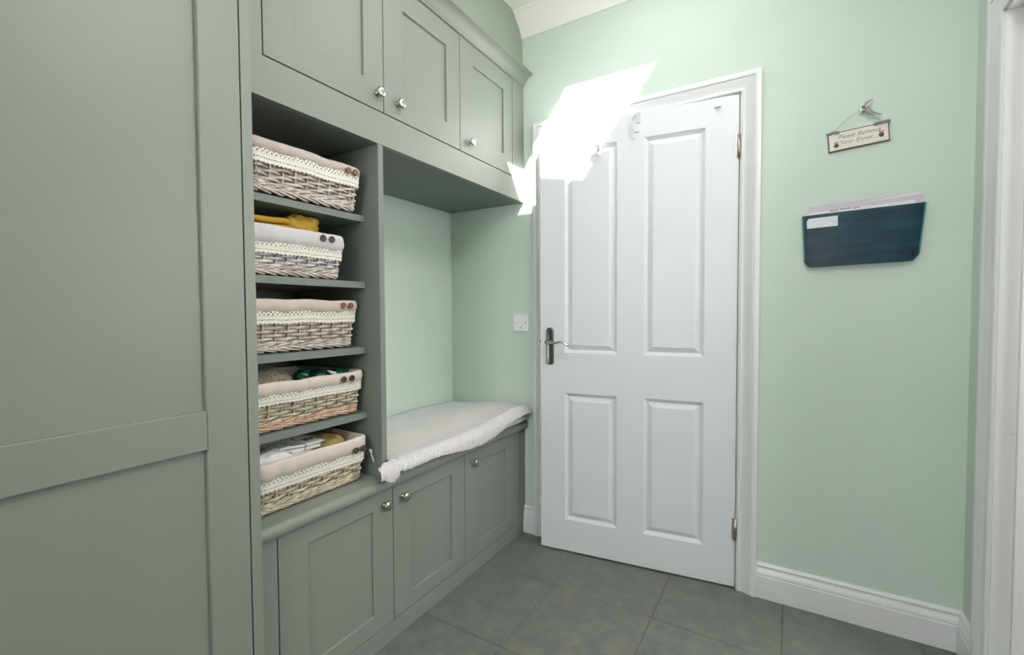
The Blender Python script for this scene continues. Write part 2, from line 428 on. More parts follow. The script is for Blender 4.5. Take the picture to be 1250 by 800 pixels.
# baseboards
bp = [(0, 0), (0.018, 0), (0.018, 0.087), (0.0155, 0.089), (0.0155, 0.092), (0.017, 0.094), (0.0165, 0.102), (0.013, 0.110), (0.009, 0.117), (0.008, 0.121), (0.0115, 0.123), (0.0125, 0.128), (0.010, 0.1335), (0.005, 0.1368), (0, 0.1368)]
def bb(name, label, loops, org):
    m_ = MB(); m_.loops(loops, cap_end=True, cap_start=True)
    return smooth_angle(m_.build(name, M['white'], origin=org, kind='structure', label=label, cat='baseboard'), 30)
AL, AR = -1.1005, -0.1035
bb('baseboard_back', 'white moulded skirting board on the end wall right of the door',
   [[(AR, YE-d, z) for d, z in bp], [(XR-d, YE-d, z) for d, z in bp], [(XR-d, 1.884, z) for d, z in bp]], (0.2, YE, 0))
bb('baseboard_back_left', 'short white skirting board between bench cabinet and door frame',
   [[(XC-0.02, YE-d, z) for d, z in bp], [(AL, YE-d, z) for d, z in bp]], (-1.13, YE, 0))
bb('baseboard_right', 'white skirting board on the right wall behind the doorway',
   [[(XR-d, RY0-0.075, z) for d, z in bp], [(XR-d, YF, z) for d, z in bp]], (XR, 0, 0))
# door casing profile (w across from inner edge, d proud of wall)
ap = [(0, 0), (0, 0.009), (0.002, 0.011), (0.006, 0.012), (0.009, 0.010), (0.012, 0.0085), (0.016, 0.0085), (0.028, 0.0125), (0.040, 0.020), (0.0445, 0.0215), (0.0452, 0.0165), (0.049, 0.0165), (0.0495, 0.022), (0.054, 0.0235), (0.066, 0.0235), (0.070, 0.022), (0.0715, 0.019), (0.0715, 0)]
mb = sweep(ap, [(DXL, 0, -1, 0), (DXL, DZ, -1, 1), (DXR, DZ, 1, 1), (DXR, 0, 1, 0)], lambda a, b, d: (a, YE-d, b))
tf = empty('trim_1', (-0.6, YE, 0), kind='structure', label='white moulded door frame around the panelled door', cat='door frame')
smooth_angle(mb.build('architrave', M['white'], tf), 32)
mb = MB().box(DXL-.004, DXL+.006, YE-.002, YE+.12, 0, DZ).box(DXR-.0045, DXR+.02, YE-.002, YE+.12, 0, DZ+.01).box(DXL, DXR, YE-.002, YE+.12, DZ-.004, DZ+.01)
mb.build('lining', M['white'], tf)
MB().box(DXL+.006, DXL+.018, YE+.045, YE+.08, 0, DZ-.004).box(DXR-.0165, DXR-.0045, YE+.045, YE+.08, 0, DZ-.004).box(DXL+.018, DXR-.0165, YE+.045, YE+.08, DZ-.016, DZ-.004).build('door_stop', M['white'], tf)
mb = sweep(ap, [(RY1, 0, 1, 0), (RY1, RZ, 1, 1), (RY0, RZ, -1, 1), (RY0, 0, -1, 0)], lambda a, b, d: (XR-d, a, b))
tr = empty('trim_2', (XR, 1.45, 0), kind='structure', label='white moulded frame of the open doorway at the right edge', cat='door frame')
smooth_angle(mb.build('architrave', M['white'], tr), 32)
MB().box(XR-.002, XR+.13, RY1-.005, RY1+.01, 0, RZ).box(XR-.002, XR+.13, RY0-.01, RY0+.005, 0, RZ).box(XR-.002, XR+.13, RY0, RY1, RZ-.005, RZ+.01).build('lining', M['white'], tr)
MB().box(XR+.040, XR+.082, RY1-.018, RY1-.005, 0, RZ-.005, .001).box(XR+.040, XR+.082, RY0+.005, RY0+.018, 0, RZ-.005).box(XR+.040, XR+.082, RY0, RY1, RZ-.018, RZ-.005).build('door_stop', M['white'], tr)
LMk = MB().lathe([(0, 0), (0.0006, 0.006), (0, 0.0065)], (XR+.032, RY1-.0048, 0.79), (0, -1, 0), 16)
LMk.build('filled_hole', M['sticker'], tr)
rl_ = MB().box(SX0-.03, SX0, SY0-.03, SY1+.03, ZC+.02, ZC+.05).box(SX1, SX1+.03, SY0-.03, SY1+.03, ZC+.02, ZC+.05).box(SX0, SX1, SY0-.03, SY0, ZC+.02, ZC+.05).box(SX0, SX1, SY1, SY1+.03, ZC+.02, ZC+.05)
o = rl_.build('window_2', M['white'], origin=(-.45, 1.5, ZC+.03), kind='structure', label='small square roof light in the ceiling', cat='window')

# ================================================================ end door (ajar 6.85 degrees)
dr = empty('door_1', (-0.1816, 2.0404, 0), R(6.85), kind='structure', label='white four panel door standing slightly ajar in the end wall', cat='door')
XSp = [0, -0.122, -0.364, -0.479, -0.721, -0.8411]; ZSp = [0.008, 0.157, 0.756, 0.944, 1.880, 1.989]
mb = LM(); holes = []
for i in range(5):
    for j in range(5):
        a0, a1, b0, b1 = XSp[i+1], XSp[i], ZSp[j], ZSp[j+1]
        if i in (1, 3) and j in (1, 3): holes.append((a0, a1, b0, b1)); continue
        mb.add([(a0, 0, b0), (a1, 0, b0), (a1, 0, b1), (a0, 0, b1)], [(0, 1, 2, 3)])
W_ = -0.8411
mb.add([(W_, 0, .008), (0, 0, .008), (0, 0, 1.989), (W_, 0, 1.989), (W_, .035, .008), (0, .035, .008), (0, .035, 1.989), (W_, .035, 1.989)],
       [(0, 4, 5, 1), (1, 5, 6, 2), (2, 6, 7, 3), (3, 7, 4, 0), (4, 7, 6, 5)])
leaf = mb.build('door_leaf', M['door'], dr, fix=False)
for (a0, a1, b0, b1) in holes:
    mb = LM(); lp = []
    for ins, dp in [(0, 0), (0.0012, 0.0012), (0.0020, 0.0040), (0.0055, 0.0060), (0.0125, 0.0125), (0.0150, 0.0130), (0.0165, 0.0126), (0.034, 0.0030), (0.036, 0.0018), (0.038, 0.0016)]:
        lp.append([(a0+ins, dp, b0+ins), (a1-ins, dp, b0+ins), (a1-ins, dp, b1-ins), (a0+ins, dp, b1-ins)])
    mb.loops(lp, cap_end=True); mb.build('panel', M['door'], dr, fix=False)
# hinges
for z in (1.7875, 0.247):
    hg = LM().tube([(0.0, -0.004, z-0.045), (0.0, -0.004, z+0.045)], 0.0062, 12)
    for k in range(4): hg.tube([(0, -0.004, z-0.027+k*0.018-0.0005), (0, -0.004, z-0.027+k*0.018+0.0005)], 0.0066, 12)
    hg.box(-0.012, -0.003, -0.0006, 0.001, z-.045, z+.045)
    hg.build('hinge', M['nickel'], dr)
# handle on long backplate
hx, hz = -0.793, 0.9735
mb = LM(); N = 12
def plate(hw, hh, y):
    pts = []
    for s_, cz in ((1, hz+hh-hw), (-1, hz-hh+hw*0.55)):
        for k in range(N+1):
            an = PI*k/N if s_ == 1 else PI+PI*k/N
            pts.append((hx+hw*math.cos(an), y, cz+(hw if s_ == 1 else hw*0.55)*math.sin(an)))
    return pts
mb.loops([plate(0.0185, 0.0880, 0.0002), plate(0.0185, 0.0880, -0.004), plate(0.0165, 0.086, -0.0065), plate(0.013, 0.0825, -0.0075), plate(0.012, 0.0815, -0.0070)], cap_end=True)
mb.lathe([(0.006, 0.004), (0.0095, 0.0035), (0.010, 0)], (hx, 0, hz+0.074), (0, -1, 0), 12)
mb.lathe([(0.006, 0.004), (0.0095, 0.0035), (0.010, 0)], (hx, 0, hz-0.074), (0, -1, 0), 12)
bp_ = mb.build('handle', M['pewter'], dr); smooth_angle(bp_, 40)
LM().lathe([(0.005, 0.0135), (0.014, 0.0135), (0.017, 0.011), (0.022, 0.0085), (0.040, 0.0080), (0.048, 0.0095), (0.053, 0.009), (0.056, 0)], (hx, 0, hz+0.021), (0, -1, 0), 20).build('lever_neck', M['pewter'], bp_)
z0 = hz+0.021
pts = [(hx+0.0, -.047, z0), (hx+.012, -.049, z0-.001), (hx+.028, -.050, z0-.003), (hx+.045, -.050, z0-.002), (hx+.060, -.050, z0+.002), (hx+.074, -.050, z0+.002), (hx+.088, -.049, z0-.004), (hx+.099, -.047, z0-.011), (hx+.106, -.045, z0-.013), (hx+.113, -.044, z0-.010)]
LM().tube(pts, [.008, .0072, .006, .0050, .0050, .0054, .0062, .0072, .0066, .003], 14, flat=1.25).build('lever', M['chrome'], bp_)
LM().box(W_-.0008, W_+.001, .008, .028, hz-.0, hz+.05).box(W_-.009, W_, .012, .024, z0-.008, z0+.008, .002).build('latch', M['pewter'], dr)
# hooks on the door
def hook(x, z, s, name, label):
    mb = LM()
    mb.box(x-.011*s, x+.011*s, -.004, 0.0, z-.004, z+.045*s, .0015)
    pts = []
    for k in range(15):
        an = PI*0.95 - k/14*PI*1.12
        pts.append((x+0.002, -.004-0.018*s+0.018*s*math.cos(PI-an)*1.0 if False else -.022*s+.019*s*math.cos(an+PI), z-.006*s+ .030*s*math.sin(an)*-1))
    mb.tube(pts, .0032*s, 10); 
    mb.lathe([(0, 0), (.004, .006*s), (.009, .0055*s), (.011, 0)], (pts[-1][0], pts[-1][1]-.004, pts[-1][2]), (0, -.4, 1), 12)
    return smooth_angle(mb.build(name, M['plastic'], dr, label=label), 40)
def j_hook(x, ztop, drop):
    mb = LM()
    mb.box(x-.004, x+.016, -.0035, 0.0, ztop-.040, ztop+.004, .001)
    pts = [(x-.002, -.004, ztop-.004), (x-.014, -.014, ztop-.012), (x-.022, -.022, ztop-.030), (x-.020, -.028, ztop-.050), (x-.005, -.034, ztop-drop+.006), (x+.004, -.036, ztop-drop)]
    mb.tube(pts, [.003, .0032, .0034, .0034, .0032, .003], 10)
    mb.box(x-.008, x+.014, -.042, -.030, ztop-drop-.004, ztop-drop, .001)
    return mb.build('coat_hook', M['hookgrey'], dr, label='white hook near the top of the door')
j_hook(-0.396, 1.984, 0.088)
mb = LM(); x, z = -0.560, 1.862
mb.lathe([(0, 0.013), (0.004, 0.013), (0.006, 0.009), (0.020, 0.006), (0.030, 0.008), (0.034, 0.014), (0.040, 0.016), (0.046, 0.012), (0.048, 0)], (x, 0, z), (0, -1, 0.25), 20)
mb.box(x-.009, x+.009, -.0035, 0, z-.035, z+.01, .001)
mb.tube([(x, -.003, z-.026), (x-.003, -.014, z-.034), (x-.006, -.024, z-.030)], .0035, 8)
mb.build('coat_peg', M['plastic'], dr, label='white coat peg on the left of the door')
LM().box(-.090, -.066, -.014, 0, 1.950, 1.970, .003).build('catch', M['plastic'], dr, label='small white plastic catch')

# ================================================================ cabinets
def rect(x, y0, y1, z0, z1, i=0.0): return [(x, y0+i, z0+i), (x, y1-i, z0+i), (x, y1-i, z1-i), (x, y0+i, z1-i)]
def shaker(parent, xf, y0, y1, z0, z1, inner, knob=None, th=0.019, name='door', knob_scale=1.0, rec=0.010):
    mb = MB(); p = inner
    mb.loops([rect(xf-th, y0, y1, z0, z1), rect(xf-.0014, y0, y1, z0, z1), rect(xf-.0004, y0, y1, z0, z1, .0005), rect(xf, y0, y1, z0, z1, .0014),
              rect(xf, *p, -.0026), rect(xf-.0005, *p, -.0017), rect(xf-.0024, *p), rect(xf-rec, *p)])
    mb.add(rect(xf-th, y0, y1, z0, z1), [(0, 3, 2, 1)])
    d = mb.build(name, M['sage'], parent)
    MB().box(xf-.018, xf-rec+.0015, p[0]-.004, p[1]+.004, p[2]-.004, p[3]+.004).build('panel', M['sage'], d)
    if knob:
        ky, kz = knob; s = knob_scale
        MB().lathe([(0, .0095*s), (.0025, .0095*s), (.004, .0065*s), (.010, .0062*s), (.014, .009*s), (.017, .0155*s), (.019, .0172*s), (.0215, .0168*s), (.0245, .0135*s), (.0262, .0075*s), (.0268, 0)], (xf, ky, kz), (1, 0, 0), 28).build('knob', M['nickel'], d)
    return d
# base cabinet under the bench
bc = empty('bench_cabinet', (-1.4, 1.35, 0), label='long low sage green cabinet with three shaker doors beneath the worktop', cat='cabinet')
MB().box(XB+.002, XC-.0205, 0.6415, YE-.001, 0.001, 0.536).build('carcass', M['sagecarcass'], bc)
MB().box(XC-.0205, XC-.0022, 0.6415, YE-.001, 0.0005, 0.0668, .0008).build('plinth', M['sage'], bc)
MB().box(XC-.0205, XC, 0.6415, 0.7035, 0.0695, 0.533, .0008).build('filler', M['sage'], bc)
MB().box(XC-.0205, XC, 1.9412, YE-.001, 0.0668, 0.533, .0008).build('filler', M['sage'], bc)
shaker(bc, XC, 0.7065, 1.1195, 0.0700, 0.5325, (0.796, 1.032, 0.129, 0.478), (1.083, 0.486))
shaker(bc, XC, 1.1225, 1.5275, 0.0700, 0.5325, (1.212, 1.443, 0.129, 0.478), (1.170, 0.487))
shaker(bc, XC, 1.5305, 1.9390, 0.0700, 0.5325, (1.624, 1.854, 0.129, 0.478), (1.590, 0.489))
# worktop with rounded nose
mb = MB(); prof = [(XB+.002, .5375), (-1.1560, .5375)]
for k in range(9):
    an = -PI/2 + PI*k/8; prof.append((-1.1560+.0135*math.cos(an), .5573+.0198*math.sin(an)))
prof += [(XB+.002, .5771)]
mb.loops([[(x, 0.6415, z) for x, z in prof], [(x, YE-.001, z) for x, z in prof]], cap_end=True, cap_start=True)
wt = mb.build('worktop', M['sage'], origin=(-1.4, 1.35, .5375), label='sage green worktop with rounded nose lying on the low cabinet', cat='worktop')
smooth_angle(wt, 50)
# shelf unit
sh = empty('shelf_unit', (-1.4, 0.87, .5771), label='open sage green shelf unit holding five wicker baskets', cat='shelf unit')
MB().box(XB+.002, XC, 0.6415, 0.6585, .5775, 1.6885, .0006).build('side_panel', M['sagecarcass'], sh)
MB().box(XB+.002, XC, 1.0755, 1.0975, .5775, 1.6885, .0008).build('divider', M['sagecarcass'], sh)
MB().box(XB+.002, XB+.012, 0.6587, 1.0753, .5775, 1.6885).build('back_panel', M['sagecarcass'], sh)
SH = [0.7965, 1.0180, 1.2385, 1.4605]
for z in SH: MB().box(XB+.013, -1.2315, 0.6589, 1.0751, z-.0215, z, .0008).build('shelf', M['sagecarcass'], sh)
# overhead cupboards
oc = empty('overhead_cupboard', (-1.4, 1.35, 1.69), label='wall hung sage green cupboard with three shaker doors under a crown moulding', cat='cupboard')
MB().box(XB+.002, XC-.0205, 0.6415, YE-.001, 1.6895, 2.2760).build('carcass', M['sagecarcass'], oc)
MB().box(XC-.0205, XC, 0.6415, YE-.001, 1.6895, 1.7945, .0008).build('bottom_rail', M['sage'], oc)
MB().box(XC-.0205, XC, 0.6415, 0.6930, 1.7945, 2.2640, .0005).build('filler', M['sage'], oc)
MB().box(XC-.0205, XC, 1.9325, YE-.001, 1.7945, 2.2640, .0005).build('filler', M['sage'], oc)
shaker(oc, XC, 0.6965, 1.1035, 1.7985, 2.2610, (0.785, 1.022, 1.886, 2.180), (1.077, 1.852))
shaker(oc, XC, 1.1065, 1.5165, 1.7985, 2.2610, (1.199, 1.434, 1.884, 2.180), (1.170, 1.850))
shaker(oc, XC, 1.5195, 1.9290, 1.7985, 2.2610, (1.614, 1.853, 1.883, 2.180), (1.581, 1.848))
cr = [(-1.22, 2.2665), (XC+.002, 2.2665), (XC+.004, 2.268), (XC+.004, 2.273), (XC+.007, 2.276), (XC+.011, 2.281), (XC+.016, 2.291), (XC+.024, 2.301), (XC+.034, 2.308), (XC+.044, 2.312), (XC+.050, 2.314), (XC+.052, 2.318), (XC+.050, 2.3245), (XC+.044, 2.3255), (-1.22, 2.3255)]
mb = MB(); mb.loops([[(x, 0.6415, z) for x, z in cr], [(x, YE-.001, z) for x, z in cr]], cap_end=True, cap_start=True)
smooth_angle(mb.build('crown_moulding', M['sage'], oc), 40)
# tall cupboard on the left
tc = empty('tall_cupboard', (-1.4, 0.0, 0), label='floor to ceiling sage green cupboard with large shaker doors at the left edge', cat='cupboard')
MB().box(XB+.002, XT-.0205, -1.20, 0.6145, 0.001, 2.36).build('carcass', M['sagecarcass'], tc)
MB().box(XB+.002, XT, 0.6155, 0.6405, 0.0005, 2.36, .0008).build('end_panel', M['sage'], tc)
MB().box(XT-.0205, XT-.001, -1.20, 0.6145, 0.0005, 0.067, .0008).build('plinth', M['sage'], tc)
MB().box(XT-.0205, XT, -1.20, 0.6145, 2.2630, 2.36, .0008).build('top_rail', M['sage'], tc)
for y0, y1 in ((0.0185, 0.6125), (-0.5785, 0.0155), (-1.1755, -0.5815)):
    d = shaker(tc, XT, y0, y1, 0.070, 2.260, (y0+.0895, y1-.0895, 0.160, 2.170), rec=.0145)
    MB().box(XT-.0145, XT, y0+.0897, y1-.0897, 0.8250, 0.9140, .0022).build('middle_rail', M['sage'], d)

# ================================================================ baskets
def perim(cx, cy, hx_, hy_, rad, n):
    """n points evenly spaced round a rounded rectangle; returns (x,y,nx,ny,s)"""
    segs = []; L = 0
    sx, sy = hx_-rad, hy_-rad
    parts = [('l', (hx_, -sy), (hx_, sy), (1, 0)), ('a', (sx, sy), 0), ('l', (sx, hy_), (-sx, hy_), (0, 1)), ('a', (-sx, sy), 90),
             ('l', (-hx_, sy), (-hx_, -sy), (-1, 0)), ('a', (-sx, -sy), 180), ('l', (-sx, -hy_), (sx, -hy_), (0, -1)), ('a', (sx, -sy), 270)]
    lens = [2*sy, PI*rad/2, 2*sx, PI*rad/2]*2; T = sum(lens); out = []
    for i in range(n):
        s = T*i/n; k = 0
        while s > lens[k]+1e-12: s -= lens[k]; k += 1
        p = parts[k]; t = s/lens[k]
        if p[0] == 'l':
            x = p[1][0]+(p[2][0]-p[1][0])*t; y = p[1][1]+(p[2][1]-p[1][1])*t; nx, ny = p[3]
        else:
            a = R(p[2]+90*t); nx, ny = math.cos(a), math.sin(a); x = p[1][0]+rad*nx; y = p[1][1]+rad*ny
        out.append((cx+x, cy+y, nx, ny, T*i/n))
    return out, T

def cloth_ring(pr, T, prof, seed, amp, parent, name, m_, cap=True, sink=None):
    mb = MB(); loops = []
    for k, (off, z, tap) in enumerate(prof):
        lp = []
        for (x, y, nx, ny, s) in pr:
            w_ = amp*noise.noise(Vector((x*24+seed, y*24, z*9))) + amp*.5*noise.noise(Vector((x*70, y*70+seed, z*50))); wz = amp*0.8*noise.noise(Vector((x*13, y*13+seed, 7)))
            lp.append((x+nx*(off+tap+w_), y+ny*(off+tap+w_), z+wz))
        loops.append(lp)
    mb.loops(loops, cap_start=cap, smooth=True)
    return mb.build(name, m_, parent)

def basket(z0, xf, y0, y1, H, lt, lb, depth, wm, liner, label, buttons, btnmat, seed, border=None, taper=0.02, lift=0.0):
    """outer top rectangle x: xf-depth..xf, y0..y1;  lt/lb: lace top/bottom below rim"""
    cx, cy = xf-depth/2, (y0+y1)/2
    root = empty('wicker_basket', (cx, cy, z0), label=label, cat='basket', group='lined wicker baskets in the shelf unit')
    hx_, hy_ = depth/2-.009, (y1-y0)/2-.009
    rnd = random.Random(seed)
    NS = 36
    pr0, T = perim(cx, cy, hx_, hy_, 0.022, 288)
    def at(s, z, off):
        """s in 0..1"""
        i = (s % 1.0)*288; a = int(i) % 288; b = (a+1) % 288; f = i-int(i)
        p, q = pr0[a], pr0[b]
        x = p[0]+(q[0]-p[0])*f; y = p[1]+(q[1]-p[1])*f; nx = p[2]+(q[2]-p[2])*f; ny = p[3]+(q[3]-p[3])*f
        tp = -taper*(1-(z-z0)/H)
        return (x+nx*(off+tp), y+ny*(off+tp), z)
    # woven strands
    zt = z0+H-lt-.004; zb = z0+.030; rows = max(4, int(round((zt-zb)/.0108))); mb = MB(); NP = NS*5
    for r in range(rows+1):
        zz = zb+(zt-zb)*r/rows; ph = r % 2; rr = .0044*rnd.uniform(.88, 1.08); j = seed+r*3.3
        pts = []
        for k in range(NP+1):
            s = k/NP; o_ = .0062*math.cos(PI*(s*NS+ph))
            dzz = .0016*noise.noise(Vector((s*60, j, 0))) + .0012*math.sin(2*PI*s*NS/2+ph*PI)
            pts.append(at(s, zz+dzz, o_))
        mb.tube(pts, rr, 6, cap=False, flat=.62)
    mb.build('woven_willow', wm, root, kind='stuff', fix=False)
    mb = MB()
    for k in range(NS):
        s = k/NS; mb.tube([at(s, z0+.006, 0), at(s, z0+.05, 0), at(s, z0+H-.008, 0)], .0031, 6)
    mb.build('stakes', wm, root, kind='stuff')
    mb = MB()
    for layer, (za, zbm, o0) in enumerate(((.034, .016, .0048), (.021, .0045, .0052))):
        for k in range(NS*1):
            s0 = (k+.5*layer)/NS; pts = []
            d = -1 if layer == 0 else 1
            for q in range(8):
                t = q/7; zz = z0+za+(zbm-za)*t + .002*rnd.uniform(-.5, .5)
                pts.append(at(s0+d*t*2.7/NS, max(zz, z0+.0042), -.002+o0*math.sin(PI*min(1, t*1.0+.05))*1.35))
            mb.tube(pts, [.0036]*7+[.003], 6, flat=.9)
    mb.build('braided_base', border or wm, root, kind='stuff')
    lp, TT = perim(cx, cy, hx_, hy_, 0.022, 220)
    tapz = lambda z: -taper*(1-(z-z0)/H)
    zr = z0+H
    prof = [(-.008, z0+.012, tapz(z0)), (-.008, z0+.05, tapz(z0+.05)), (-.0075, zr-.03, tapz(zr-.03)), (-.0065, zr-.008, 0), (-.003, zr-.001, 0), (.002, zr+.001, 0), (.0065, zr-.002, 0),
            (.0088, zr-.008, 0), (.0090, zr-lt*.6, 0), (.0085, zr-lt-.003, tapz(zr-lt)), (.0062, zr-lt-.004, tapz(zr-lt))]
    ln = cloth_ring(lp, TT, prof, seed*7.7, .0038, root, 'liner', liner)
    # lace trim
    lp2, TT = perim(cx, cy, hx_, hy_, 0.022, 560)
    mb = MB(); n = len(lp2); pitch = .0128; reps = round(TT/pitch); rowsn = 8; vs = []; uvs = []
    for j in range(rowsn):
        v = 1-j/(rowsn-1)
        for i in range(n+1):
            x, y, nx, ny, s = lp2[i % n]; u = i/n*reps
            sc = abs(math.sin(PI*u)); zbot = zr-lb+.0045*(1-sc)
            z = (zr-lt)*v + zbot*(1-v)
            off = .0095+.0012*noise.noise(Vector((x*40, y*40, z*20+seed))) + .0022*(1-v) + tapz(z)
            wz = .0028*.8*noise.noise(Vector((x*13, y*13+seed*7.7, 7)))
            vs.append((x+nx*off, y+ny*off, z+wz)); uvs.append((u, v))
    fs = []
    for j in range(rowsn-1):
        for i in range(n): a = j*(n+1)+i; fs.append((a, a+n+1, a+n+2, a+1))
    mb.add(vs, fs, True); lc = mb.build('lace_trim', M['lace'], root, fix=False)
    ul = lc.data.uv_layers.new(name='UVMap')
    for l in lc.data.loops: ul.data[l.index].uv = uvs[l.vertex_index]
    # buttons
    for (by, bz) in buttons:
        x0 = xf+.0012
        MB().lathe([(0, .0090), (.003, .0105), (.0045, .0102), (.0042, .0075), (.003, .0065), (.003, .003), (.0052, .0015), (.0052, 0)], (x0, by, bz), (1, 0, .05), 20).build('button', btnmat, root)
    return root, at
G = 'lined wicker baskets in the shelf unit'
basket(SH[3], -1.200, 0.672, 1.050, .1420, .026, .066, .36, M['wick_grey'], M['linen_taupe'],
       'topmost basket, taupe lined willow with cream lace and two brown buttons, against the cupboard underside', [(0.985, 1.583), (1.012, 1.583)], M['brownbtn'], 1)
basket(SH[2], -1.222, 0.668, 1.000, .1400, .046, .080, .34, M['wick_white'], M['linen_lilac'],
       'second basket from the top, smaller pale one with yellow cloth inside', [(0.905, 1.362), (0.936, 1.362)], M['darkbtn'], 2, border=M['wick_grey'])
basket(SH[1], -1.246, 0.668, 1.066, .1560, .034, .072, .35, M['wick_grey'], M['linen_pink'],
       'middle basket of the five, pink cream liner folded over, nothing showing inside', [(0.993, 1.158), (1.022, 1.158)], M['brownbtn'], 3, border=M['wick_grey'])
basket(SH[0], -1.226, 0.668, 1.069, .1430, .034, .064, .35, M['wick_yellow'], M['linen_cream'],
       'fourth basket down with a grey knit and a dark green bow inside', [(0.975, 0.920), (1.006, 0.921)], M['darkbtn'], 4, border=M['wick_tan'])
b5, at5 = basket(.5773, -1.195, 0.668, 1.052, .1500, .046, .082, .36, M['wick_yellow'], M['linen_cream'],
       'lowest basket, standing on the worktop, heaped with folded white cloths', [(0.992, .690), (1.022, .690)], M['darkbtn'], 5, border=M['wick_yellow'])
mb = MB().tube([(-1.205, 1.058, .675), (-1.20, 1.062, .660), (-1.196, 1.062, .648), (-1.192, 1.066, .632)], .0018, 6).tube([(-1.205, 1.058, .675), (-1.20, 1.064, .672), (-1.197, 1.060, .664)], .0018, 6)
mb.build('liner_tie', M['white_cloth'], b5)

# ---- things inside the baskets
def blob(name, c, r, m_, seed, amp=.25, freq=3.0, sq=1.0, n=40, **kw):
    """crumpled cloth lump with an own closed surface"""
    mb = MB(); vs = []; nn = n; mm = n//2
    for j in range(mm+1):
        th = PI*j/mm
        for i in range(nn):
            ph = 2*PI*i/nn
            d = Vector((math.sin(th)*math.cos(ph), math.sin(th)*math.sin(ph), math.cos(th)))
            d = Vector([math.copysign(abs(v)**sq, v) for v in d])
            f = 1+amp*(abs(noise.noise(d*freq+Vector((seed, 0, 0))))*2-0.5) + amp*.35*noise.noise(d*freq*2.7+Vector((0, seed, 0)))
            vs.append((c[0]+d.x*r[0]*f, c[1]+d.y*r[1]*f, c[2]+d.z*r[2]*f))
    fs = [(j*nn+i, (j+1)*nn+i, (j+1)*nn+(i+1) % nn, j*nn+(i+1) % nn) for j in range(mm) for i in range(nn)]
    mb.add(vs, fs, True)
    return mb.build(name, m_, origin=(c[0], c[1], c[2]-r[2]), **kw)
def folded(name, cx, cy, z, lx, ly, layers, th, m_, seed, rz=0, droop=0.0, **kw):
    """folded cloth: a zig-zag folded sheet seen as rounded layers with soft waves"""
    mb = MB(); rnd = random.Random(seed)
    for k in range(layers):
        zz = z+k*th; ax, ay = lx/2*(1-.03*rnd.random()), ly/2*(1-.05*rnd.random()); ox = rnd.uniform(-.004, .004)
        nX, nY = 22, 22; loops = []
        for j in range(nY+1):
            y = -ay+2*ay*j/nY; lp = []
            for q in range(2*nX):
                t = 2*PI*q/(2*nX); ex = math.copysign(abs(math.cos(t))**.35, math.cos(t)); ez = math.copysign(abs(math.sin(t))**.6, math.sin(t))
                edge = (1-abs(y/ay)**10)
                x = ax*ex+ox; hgt = th*.49*ez*max(edge, .15)
                w_ = .006*noise.noise(Vector((x*15+seed, y*15, zz*5)))*(.4+k/layers) - droop*(abs(y/ay)**2)
                X_, Y_ = x*math.cos(rz)-y*math.sin(rz), x*math.sin(rz)+y*math.cos(rz)
                lp.append((cx+X_, cy+Y_, zz+th*.5+hgt+w_))
            loops.append(lp)
        mb.loops(loops, cap_end=True, cap_start=True, smooth=True)
    return mb.build(name, m_, origin=(cx, cy, z), **kw)
folded('cloth', -1.315, 0.800, 1.268, .10, .22, 7, .021, M['yellow_cloth'], 3, R(8), 0.006, label='crumpled mustard yellow cloth poking out of the second basket', cat='cloth')
blob('yellow_duster', (-1.300, 0.878, 1.395), (.040, .058, .036), M['yellow_cloth'], 5.1, .30, 2.2, .8, label='mustard yellow duster bunched at the right of the yellow cloth', cat='cloth')
blob('knitted_hat', (-1.33, 0.775, 0.896), (.065, .085, .078), M['knit'], 8.2, .10, 1.6, .8, label='grey brown tweed knitted hat in the fourth basket', cat='hat')
# dark green satin bow
gb = empty('gift_bow', (-1.315, 0.99, 0.90), label='dark green satin bow tied with white ribbon in the fourth basket', cat='bow')
def loopmesh(name, c, r, m_, seed, parent, amp=.3):
    o = blob(name, c, r, m_, seed, amp, 2.2, .8, 28); off = parent_loc(parent)
    o.parent = parent; o.location = Vector(o.location)*0
    for v in o.data.vertices: v.co -= off-Vector((0, 0, 0))
    return o
def blob_in(name, c, r, m_, seed, parent, amp=.3, sq=.8):
    o = blob(name, c, r, m_, seed, amp, 2.2, sq, 28)
    d = Vector((c[0], c[1], c[2]-r[2])); base = parent_loc(parent)
    for v in o.data.vertices: v.co += Vector((0, 0, 0))
    o.data.transform(Matrix.Translation(-base)) if False else None
    o.parent = parent; o.location = (0, 0, 0)
    o.data.transform(Matrix.Translation(d-base)); return o
blob_in('bow_loop', (-1.315, 0.945, 0.925), (.028, .032, .022), M['green_satin'], 2.2, gb)
blob_in('bow_loop', (-1.315, 1.022, 0.928), (.030, .036, .018), M['green_satin'], 4.4, gb)
blob_in('bow_tail', (-1.330, 0.905, 0.930), (.018, .030, .022), M['green_satin'], 6.4, gb)
MB().tube([(-1.292, 0.965, .946), (-1.288, 0.980, .938), (-1.289, 0.993, .934), (-1.292, 1.000, .928)], [.003, .005, .006, .004], 8, flat=.4).tube([(-1.290, 0.990, .934), (-1.286, 0.992, .920), (-1.29, 0.996, .912)], [.004, .003, .002], 8, flat=.5).build('bow_ribbon', M['white_ribbon'], gb)
folded('cloth', -1.335, 0.790, 0.640, .20, .20, 3, .026, M['white_cloth'], 11, R(3), 0.0, label='plain white folded cloth under the patterned one in the lowest basket', cat='cloth')
folded('tea_towel', -1.330, 0.835, 0.716, .15, .19, 2, .012, M['print'], 13, R(-8), 0.0, label='white tea towel with grey scroll print on the heap in the lowest basket', cat='towel')
blob('napkin', (-1.268, 0.745, 0.706), (.050, .062, .034), M['white_cloth'], 4.7, .16, 1.6, .8, label='bunched plain white napkin at the front left of the lowest basket', cat='cloth')
blob('duster', (-1.33, 0.975, 0.672), (.085, .055, .055), M['straw_cloth'], 3.7, .12, 1.8, .75, label='straw yellow cloth at the right inside the lowest basket', cat='cloth')

